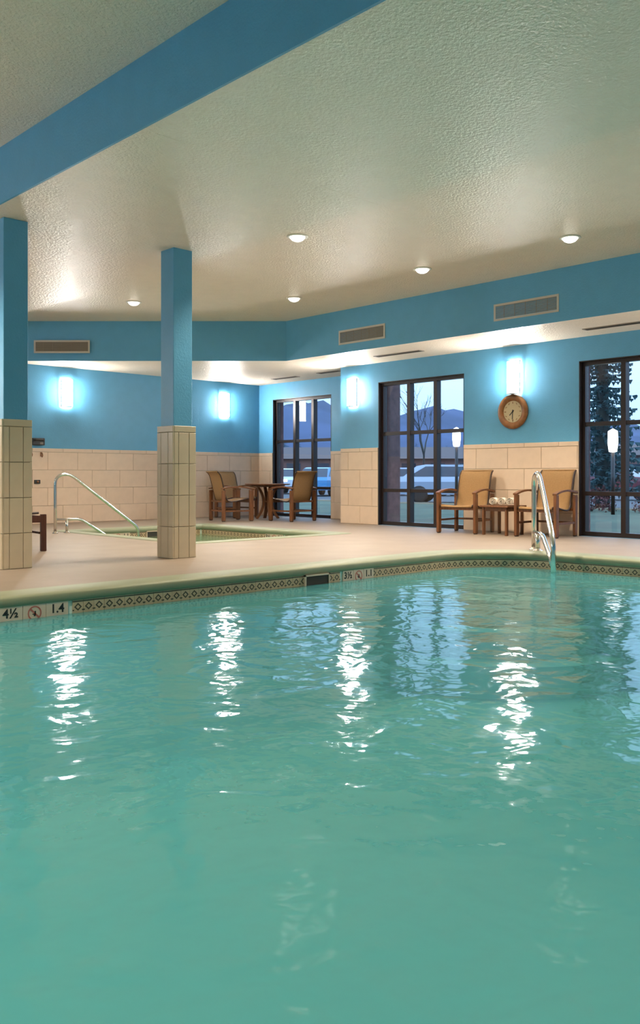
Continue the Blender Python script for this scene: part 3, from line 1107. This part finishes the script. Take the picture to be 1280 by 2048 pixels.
def towel_mesh(r=0.060, L=0.26):
    bm = bmesh.new()
    N = 64
    turns = 2.6
    A, B = [], []
    for k in range(N + 1):
        f = k / N
        th = 2 * PI * turns * f
        rr = 0.010 + (r - 0.010) * f
        t = 0.0075
        A.append(((rr - t) * math.cos(th), (rr - t) * math.sin(th)))
        B.append((rr * math.cos(th), rr * math.sin(th)))
    loop = B + A[::-1]
    lo = [bm.verts.new((-L / 2, y, z)) for y, z in loop]
    hi = [bm.verts.new((L / 2, y, z)) for y, z in loop]
    m = len(loop)
    for i in range(m):
        f = bm.faces.new((lo[i], lo[(i + 1) % m], hi[(i + 1) % m], hi[i])); f.smooth = True
    for side in (lo, hi):
        for k in range(N):
            bm.faces.new((side[k], side[k + 1], side[m - 2 - k], side[m - 1 - k]))
    return mesh('rolled_towel', bm, M['towel'])
tm = towel_mesh()
for lb, k in (('rolled cream towel lying leftmost on the side table', -1), ('rolled cream towel lying in the middle of the side table', 0),
              ('rolled cream towel lying rightmost on the side table', 1)):
    a = math.radians(24)
    tag(obj('rolled_towel', tm, None, (10.90 + 0.124 * k * math.sin(a), 7.445 - 0.124 * k * math.cos(a), 0.4995), (0, 0, a)), lb, 'towel', 'rolled towels on the side table')

rt = thing('round_table', 'round brown wooden table with curved hourglass legs in the corner', 'table', (11.54, 13.60, 0), math.radians(20))
bm = bmesh.new()
lathe(bm, [(0.001, 0.690), (0.44, 0.690), (0.463, 0.697), (0.466, 0.708), (0.462, 0.718), (0.001, 0.720)], 48, smooth=False)
obj('tabletop', mesh('tabletop', bm, M['wood']), rt)
bm = bmesh.new()
lathe(bm, [(0.20, 0.650), (0.36, 0.668), (0.36, 0.690), (0.20, 0.690)], 32, smooth=False)
obj('apron_ring', mesh('apron_ring', bm, M['wood']), rt)
for k in range(4):
    a = k * R90 + PI / 4
    bm = bmesh.new()
    pts = []
    for i in range(13):
        f = i / 12
        z = 0.69 * f
        r = 0.085 + 0.15 * (2 * f - 1) ** 2
        pts.append((r, 0, z))
    sweep_rect(bm, pts, 0.06, 0.045, (0, 1, 0))
    obj('leg', mesh('leg', bm, M['wood']), rt, (0, 0, 0), (0, 0, a))
bm = bmesh.new()
lathe(bm, [(0.001, 0.33), (0.075, 0.33), (0.08, 0.345), (0.075, 0.36), (0.001, 0.36)], 24)
obj('hub', mesh('hub', bm, M['wood']), rt)

# ------------------------------------------------------------------ chaise lounge behind the left column
ch = thing('chaise_lounge', 'dark brown wooden chaise lounge mostly hidden behind the left column', 'lounge chair', (3.85, 9.95, 0), math.radians(-8))
for x in (0.86, -0.80):
    for s in (-1, 1):
        bm = bmesh.new()
        box(bm, (x, s * 0.31, 0.215), (0.065, 0.05, 0.43)); bev(bm, 0.006)
        obj('leg', mesh('leg', bm, M['darkwood']), ch)
for s in (-1, 1):
    bm = bmesh.new()
    boxx(bm, (-0.77, s * 0.31 - 0.02, 0.335), (0.83, s * 0.31 + 0.02, 0.415))
    obj('side_rail', mesh('side_rail', bm, M['darkwood']), ch)
    bm = bmesh.new()
    pts = [(0.05 + 0.66 * k / 8, s * 0.31, 0.62 + 0.05 * math.sin(PI * k / 8)) for k in range(9)]
    sweep_rect(bm, pts, 0.06, 0.025, (0, 1, 0))
    obj('armrest', mesh('armrest', bm, M['darkwood']), ch)
    for x in (0.09, 0.56):
        bm = bmesh.new()
        box(bm, (x, s * 0.31, 0.515), (0.045, 0.035, 0.21))
        obj('arm_post', mesh('arm_post', bm, M['darkwood']), ch)
    bm = bmesh.new()
    tube(bm, [(0.82, s * 0.265, 0.445), (0.3, s * 0.265, 0.42), (-0.1, s * 0.265, 0.42), (-0.3, s * 0.265, 0.50), (-0.62, s * 0.265, 0.92), (-0.70, s * 0.265, 0.98)], 0.014, 8)
    obj('sling_rail', mesh('sling_rail', bm, M['rail']), ch)
bm = bmesh.new()
box(bm, (0.83, 0, 0.375), (0.03, 0.57, 0.07))
obj('end_rail', mesh('end_rail', bm, M['darkwood']), ch)
bm = bmesh.new()
boxx(bm, (-0.77, -0.012, 0.20), (0.83, 0.012, 0.225)); box(bm, (0.83, 0, 0.2125), (0.025, 0.57, 0.025)); box(bm, (-0.78, 0, 0.2125), (0.025, 0.57, 0.025))
obj('stretcher', mesh('stretcher', bm, M['darkwood']), ch)
bm = bmesh.new()
sweep_rect(bm, [(0.82, 0, 0.446), (0.3, 0, 0.421), (-0.1, 0, 0.421), (-0.3, 0, 0.50), (-0.62, 0, 0.92), (-0.70, 0, 0.98)], 0.51, 0.010, (0, 1, 0))
obj('sling', mesh('sling', bm, M['sling']), ch)

# ------------------------------------------------------------------ small things on the back wall
wp = thing('emergency_phone', 'small black wall box above the tile line beside the left column', 'phone', (7.20, YB, 1.50), 0)
bm = bmesh.new(); box(bm, (0, -0.035, 0), (0.24, 0.07, 0.13)); bev(bm, 0.012, 2)
obj('housing', mesh('housing', bm, M['black']), wp)
bm = bmesh.new(); tube(bm, [(-0.09, -0.085, 0.02), (-0.06, -0.095, 0.03), (0.06, -0.095, 0.03), (0.09, -0.085, 0.02)], 0.018, 8)
obj('handset', mesh('handset', bm, M['foot']), wp)
bm = bmesh.new(); box(bm, (0.05, -0.072, -0.03), (0.06, 0.006, 0.04))
obj('keypad', mesh('keypad', bm, M['ventfin']), wp)
def hook(label, x, z):
    h = thing('robe_hook', label, 'hook', (x, YB - 0.017, z), 0, 'robe hooks on the back wall tiles')
    bm = bmesh.new(); box(bm, (0, -0.004, 0), (0.04, 0.008, 0.08)); bev(bm, 0.003)
    obj('plate', mesh('plate', bm, M['clockrim']), h)
    bm = bmesh.new(); tube(bm, [(0, -0.006, 0.02), (0, -0.05, 0.015), (0, -0.065, -0.02), (0, -0.045, -0.05), (0, -0.02, -0.04)], 0.008, 8)
    obj('prong', mesh('prong', bm, M['clockrim']), h)
hook('small brown robe hook on the tiles nearest the left column', 7.07, 1.28)
hook('small brown robe hook on the tiles under the black wall box', 7.27, 1.27)
sw = thing('spa_switch', 'small dark switch low on the back wall tiles by the column', 'switch', (7.19, YB - 0.017, 0.77), 0)
bm = bmesh.new(); box(bm, (0, -0.012, 0), (0.11, 0.024, 0.07)); bev(bm, 0.005)
obj('plate', mesh('plate', bm, M['black']), sw)
bm = bmesh.new(); lathe(bm, [(0.001, 0.045), (0.018, 0.043), (0.02, 0.024)], 14, axis='Y')
obj('knob', mesh('knob', bm, M['clockrim']), sw)

# ------------------------------------------------------------------ outdoors
GZ = -0.12
bm = bmesh.new()
boxx(bm, (XW + WT, -120, GZ - 0.2), (24, 90, GZ))
struct('ground', bm, M['grass'], 'dim lawn outside the windows')
bm = bmesh.new()
boxx(bm, (24, -140, GZ - 0.25), (110, 160, GZ - 0.02))
struct('parking_lot', bm, M['asphalt'], 'grey asphalt car park beyond the lawn')
bm = bmesh.new()
boxx(bm, (110, -500, GZ - 0.3), (900, 900, GZ - 0.04))
struct('field', bm, M['grass'], 'dark fields reaching to the hills')
bm = bmesh.new()
boxx(bm, (23.85, -100, GZ - 0.2), (24.05, 90, GZ + 0.05))
struct('kerb', bm, M['grout'], 'pale kerb between lawn and car park')

def hills():
    bm = bmesh.new()
    NA, NR = 90, 12
    g = []
    for j in range(NR + 1):
        row = []
        for i in range(NA + 1):
            a = math.radians(-20 + 110 * i / NA)
            d = 420 + 45 * j
            f = math.sin(PI * min(1, j / 8.0) / 2)
            ridge = 66 + 9 * math.sin(a * 9 + 1.2) + 6 * math.sin(a * 23 + 0.4) + 4 * math.sin(a * 57) - 16 * math.sin(a * 4.0 - 1.0)
            z = f * ridge * (0.9 + 0.1 * math.sin(a * 40 + j)) + 2.0 * math.sin(i * 1.7 + j * 2.3)
            if j == 0: z = -3
            row.append(bm.verts.new((d * math.cos(a), d * math.sin(a), z)))
        g.append(row)
    for j in range(NR):
        for i in range(NA):
            f = bm.faces.new((g[j][i], g[j][i + 1], g[j + 1][i + 1], g[j + 1][i])); f.smooth = True
    return bm
struct('hills', hills(), M['hill'], 'violet blue hills on the horizon outside')

def conifer_mesh(h, r, tiers, per, seed, z0=0.6):
    rnd = random.Random(seed)
    bm = bmesh.new()
    for t in range(tiers):
        f = t / (tiers - 1)
        z = z0 + (h - z0) * f
        rad = r * (1 - f) ** 0.85 + 0.06
        for k in range(per):
            a = 2 * PI * (k + rnd.random()) / per
            z = z0 + (h - z0) * min(1, max(0, f + rnd.uniform(-0.5, 0.5) / tiers * 2))
            L = rad * rnd.uniform(0.7, 1.12)
            d = Vector((math.cos(a), math.sin(a), 0)); s = Vector((-d.y, d.x, 0))
            droop = -rnd.uniform(0.05, 0.35) * L
            prev = Vector((0, 0, z))
            for q in range(6):
                e0, e1 = q / 6, (q + 1) / 6
                p0 = Vector((0, 0, z)) + d * L * e0 + Vector((0, 0, droop * e0 + 0.10 * L * e0 * e0))
                p1 = Vector((0, 0, z)) + d * L * e1 + Vector((0, 0, droop * e1 + 0.10 * L * e1 * e1))
                w = 0.15 * L * (1 - e0 * 0.75)
                for sg in (-1, 1):
                    tip = p0 + d * 0.14 * L + s * sg * w + Vector((0, 0, rnd.uniform(-0.12, 0.02) * L))
                    bm.faces.new([bm.verts.new(p) for p in (p0, tip, p1)])
                hang = (p0 + p1) / 2 + Vector((0, 0, -0.16 * L * rnd.uniform(0.5, 1.2)))
                bm.faces.new([bm.verts.new(p) for p in (p0, hang, p1)])
    return bm
def conifer(label, loc, h, r, tiers, per, seed, group=None):
    t = thing('spruce_tree', label, 'tree', loc, 0, group)
    o = obj('foliage', mesh('foliage', conifer_mesh(h, r, tiers, per, seed), M['pine']), t)
    o['kind'] = 'stuff'
    bm = bmesh.new()
    tube(bm, [(0, 0, -0.1), (0, 0, h * 0.5), (0, 0, h * 0.97)], [0.16 * h / 8, 0.10 * h / 8, 0.015], 8)
    obj('trunk', mesh('trunk', bm, M['bark']), t)
    return t
conifer('tall dark blue spruce close outside the right window', (25.4, 13.6, GZ), 12.5, 1.18, 62, 13, 3)
TREES = ((47.6, 105, 0.8), (48.6, 118, 0.95), (49.6, 108, 0.85), (42.0, 140, 0.9), (41.0, 128, 0.8), (39.9, 142, 1.0), (38.9, 130, 0.75),
         (37.9, 144, 0.95), (36.9, 132, 0.85), (29.4, 120, 0.95), (28.2, 135, 0.8), (27.0, 122, 0.9), (25.8, 138, 1.0), (24.7, 124, 0.85))
tl = None
for k, (a, d, sc_) in enumerate(TREES):
    a = math.radians(a)
    p = (d * math.cos(a), d * math.sin(a), GZ - 0.05)
    if tl is None:
        c = tl = conifer('dark tree in the distant row beyond the car park', p, 6.5, 2.0, 20, 9, 5, 'distant trees beyond the car park')
    else:
        c = dup_tree(tl, p, k * 1.3)
    c['label'] = 'dark tree in the distant row seen through the ' + ('recessed window' if k < 3 else 'middle window' if k < 9 else 'right window')
    c.scale = (sc_ * 1.3, sc_ * 1.3, sc_)

# bare tree
bt = thing('bare_tree', 'leafless tree with thin branches seen through the middle window', 'tree', (32.9, 27.0, GZ))
bm = bmesh.new()
rb = random.Random(5)
def branch(bm, p, d, L, r, lev):
    q = p + d * L
    mid = p + d * L * 0.5 + Vector((rb.uniform(-1, 1), rb.uniform(-1, 1), 0)) * L * 0.05
    tube(bm, [p, mid, q], [r, r * 0.85, r * 0.65], 5, cap=False)
    if lev == 0: return
    for k in range(3 if lev > 1 else 4):
        nd = (d + Vector((rb.uniform(-1, 1), rb.uniform(-1, 1), rb.uniform(-0.1, 0.6))) * 0.62).normalized()
        branch(bm, p + d * L * rb.uniform(0.55, 1.0), nd, L * rb.uniform(0.6, 0.8), r * 0.55, lev - 1)
branch(bm, Vector((0, 0, -0.1)), Vector((0, 0, 1)), 2.3, 0.07, 4)
obj('branches', mesh('branches', bm, M['bark']), bt)

# cars
def make_car(name, label, loc, rz, paint, L=4.4, Wd=1.75, H=1.45, lights=True):
    t = thing(name, label, 'car', loc, rz, None)
    bm = bmesh.new()
    prof = [(-0.5, 0.22), (-0.5, 0.55), (-0.47, 0.63), (-0.25, 0.68), (0.47, 0.66), (0.5, 0.55), (0.5, 0.22)]
    def loft(pr, w0, w1, zsplit=None):
        l = []
        for s in (-1, 1):
            l.append([bm.verts.new((x * L, s * (w0 if z < 0.6 else w1) / 2, z * H)) for x, z in pr])
        n = len(pr)
        for i in range(n):
            bm.faces.new((l[0][i], l[0][(i + 1) % n], l[1][(i + 1) % n], l[1][i]))
        bm.faces.new(l[0][::-1]); bm.faces.new(l[1])
    loft(prof, Wd, Wd * 0.95)
    obj('body', mesh('body', bm, paint), t)
    bm = bmesh.new()
    cab = [(-0.27, 0.66), (-0.13, 0.965), (-0.05, 1.0), (0.25, 1.0), (0.33, 0.96), (0.45, 0.66)]
    l = [[bm.verts.new((x * L, s * Wd * (0.46 if z < 0.7 else 0.37), z * H)) for x, z in cab] for s in (-1, 1)]
    n = len(cab)
    for i in range(n):
        f = bm.faces.new((l[0][i], l[0][(i + 1) % n], l[1][(i + 1) % n], l[1][i]))
        f.material_index = 1 if i in (0, 4) else 0
    bm.faces.new(l[0][::-1]); bm.faces.new(l[1])
    cabo = obj('cabin', mesh('cabin', bm, [paint, M['carglass']]), t)
    for s in (-1, 1):
        bm = bmesh.new()
        pts = [(-0.22, 0.69), (-0.115, 0.94), (0.25, 0.95), (0.39, 0.69)]
        vs = [bm.verts.new((x * L, s * (Wd * (0.455 if z < 0.7 else 0.385) + 0.012), z * H)) for x, z in pts]
        bm.faces.new(vs)
        ext = bmesh.ops.extrude_face_region(bm, geom=bm.faces[:])
        for v in [e for e in ext['geom'] if isinstance(e, bmesh.types.BMVert)]: v.co.y -= s * 0.03
        obj('side_window', mesh('side_window', bm, M['carglass']), cabo)
        for x in (-0.32, 0.30):
            bm = bmesh.new()
            lathe(bm, [(0.001, -0.1), (0.20, -0.1), (0.32, -0.09), (0.325, 0.09), (0.20, 0.1), (0.001, 0.1)], 18)
            for v in bm.verts: v.co = Vector((v.co.x, v.co.z, v.co.y))
            obj('wheel', mesh('wheel', bm, M['tyre']), t, (x * L, s * (Wd / 2 - 0.09), 0.325))
        bm = bmesh.new()
        box(bm, (0, 0, 0), (0.05, 0.30, 0.13)); bev(bm, 0.02)
        obj('headlight', mesh('headlight', bm, M['headlight'] if lights else M['white']), t, (-0.497 * L, s * Wd * 0.36, 0.52 * H))
    return t
GP = GZ - 0.02
make_car('parked_car', 'white parked car seen through the recessed window, left pane', (33.2, 37.9, GP), math.radians(70), M['white'])
make_car('parked_car', 'bright blue parked car seen through the recessed window, right pane', (31.3, 32.2, GP), math.radians(205), M['carblue'], lights=False)
make_car('parked_car', 'silver parked car seen through the middle window, centre pane', (34.9, 28.8, GP), math.radians(110), M['carsilver'], lights=False)
make_car('parked_car', 'pale parked car behind the armchair in the middle window', (26.6, 20.2, GP), math.radians(120), M['carsilver'], lights=False)
make_car('parked_car', 'distant white car beside the brick corner in the middle window', (45.6, 39.8, GP), math.radians(60), M['white'])
make_car('parked_car', 'maroon parked car under the spruce in the right window', (34.5, 18.0, GP), math.radians(100), M['carred'], lights=False)

# low buildings across the car park
def building(label, loc, rz, L, D, h, wm, rm, nwin):
    b = thing('distant_building', label, 'building', loc, rz)
    bm = bmesh.new(); boxx(bm, (-L / 2, -D / 2, -0.2), (L / 2, D / 2, h))
    obj('walls', mesh('walls', bm, wm), b)
    bm = bmesh.new()
    e = 0.6
    v = [bm.verts.new(p) for p in ((-L / 2 - e, -D / 2 - e, h), (L / 2 + e, -D / 2 - e, h), (L / 2 + e, D / 2 + e, h), (-L / 2 - e, D / 2 + e, h),
                                   (-L / 2 + 2, 0, h + 1.3), (L / 2 - 2, 0, h + 1.3))]
    for ids in ((0, 1, 5, 4), (2, 3, 4, 5), (1, 2, 5), (3, 0, 4), (3, 2, 1, 0)):
        bm.faces.new([v[i] for i in ids])
    obj('roof', mesh('roof', bm, rm), b)
    for k in range(nwin):
        bm = bmesh.new(); box(bm, (0, 0, 0), (1.4, 0.08, 1.1))
        obj('window', mesh('window', bm, M['carglass']), b, (-L / 2 + (k + 0.5) * L / nwin, -D / 2 - 0.03, 1.7))
building('long low reddish brick building across the car park', (66, 62, GZ), math.radians(-47), 40, 9, 2.7, M['redbld'], M['roof'], 14)
building('low brown-roofed building behind the spruce tree', (92, 44, GZ), math.radians(-65), 26, 9, 3.2, M['redbld'], M['roof'], 10)

def shrub(label, loc, s, seed):
    rr = random.Random(seed)
    t = thing('shrub', label, 'shrub', loc, 0, 'low red shrubs outside the right window')
    bm = bmesh.new()
    for k in range(420):
        a = rr.uniform(0, 2 * PI); el = rr.uniform(0.05, 1.0)
        p = Vector((math.cos(a) * math.sqrt(1 - el * el * 0.8), math.sin(a) * math.sqrt(1 - el * el * 0.8), el)) * s * rr.uniform(0.6, 1.0)
        d = [Vector((rr.uniform(-1, 1), rr.uniform(-1, 1), rr.uniform(-1, 1))) * 0.09 * s for _ in range(3)]
        bm.faces.new([bm.verts.new(p + q) for q in d])
    o = obj('foliage', mesh('foliage', bm, M['shrub']), t)
    o['kind'] = 'stuff'
    bm = bmesh.new()
    for k in range(5):
        a = k * 1.256
        tube(bm, [(0.03 * math.cos(a), 0.03 * math.sin(a), -0.02), (0.4 * s * math.cos(a), 0.4 * s * math.sin(a), 0.7 * s)], 0.012, 5)
    obj('stems', mesh('stems', bm, M['bark']), t)
shrub('red-leaved shrub at the lawn edge, left of the spruce trunk', (22.4, 12.35, GZ), 0.75, 1)
shrub('red-leaved shrub at the lawn edge, right of the spruce trunk', (22.7, 10.6, GZ), 0.65, 2)

def glow_post(label, loc, h):  # added posts giving the white ovals in the panes; source unsettled
    t = thing('glow_post', label, 'lamp', loc, 0)
    bm = bmesh.new(); tube(bm, [(0, 0, 0), (0, 0, h)], 0.05, 10)
    obj('post', mesh('post', bm, M['bronze']), t)
    bm = bmesh.new(); lathe(bm, [(0.001, h), (0.10, h + 0.02), (0.13, h + 0.25), (0.12, h + 0.55), (0.001, h + 0.62)], 16)
    obj('lantern', mesh('lantern', bm, M['lampglow']), t)
glow_post('glowing white lantern beyond the middle window, right pane', (21.75, 16.55, GZ), 1.90)
glow_post('glowing white lantern beyond the right window, centre', (20.9, 10.90, GZ), 1.60)
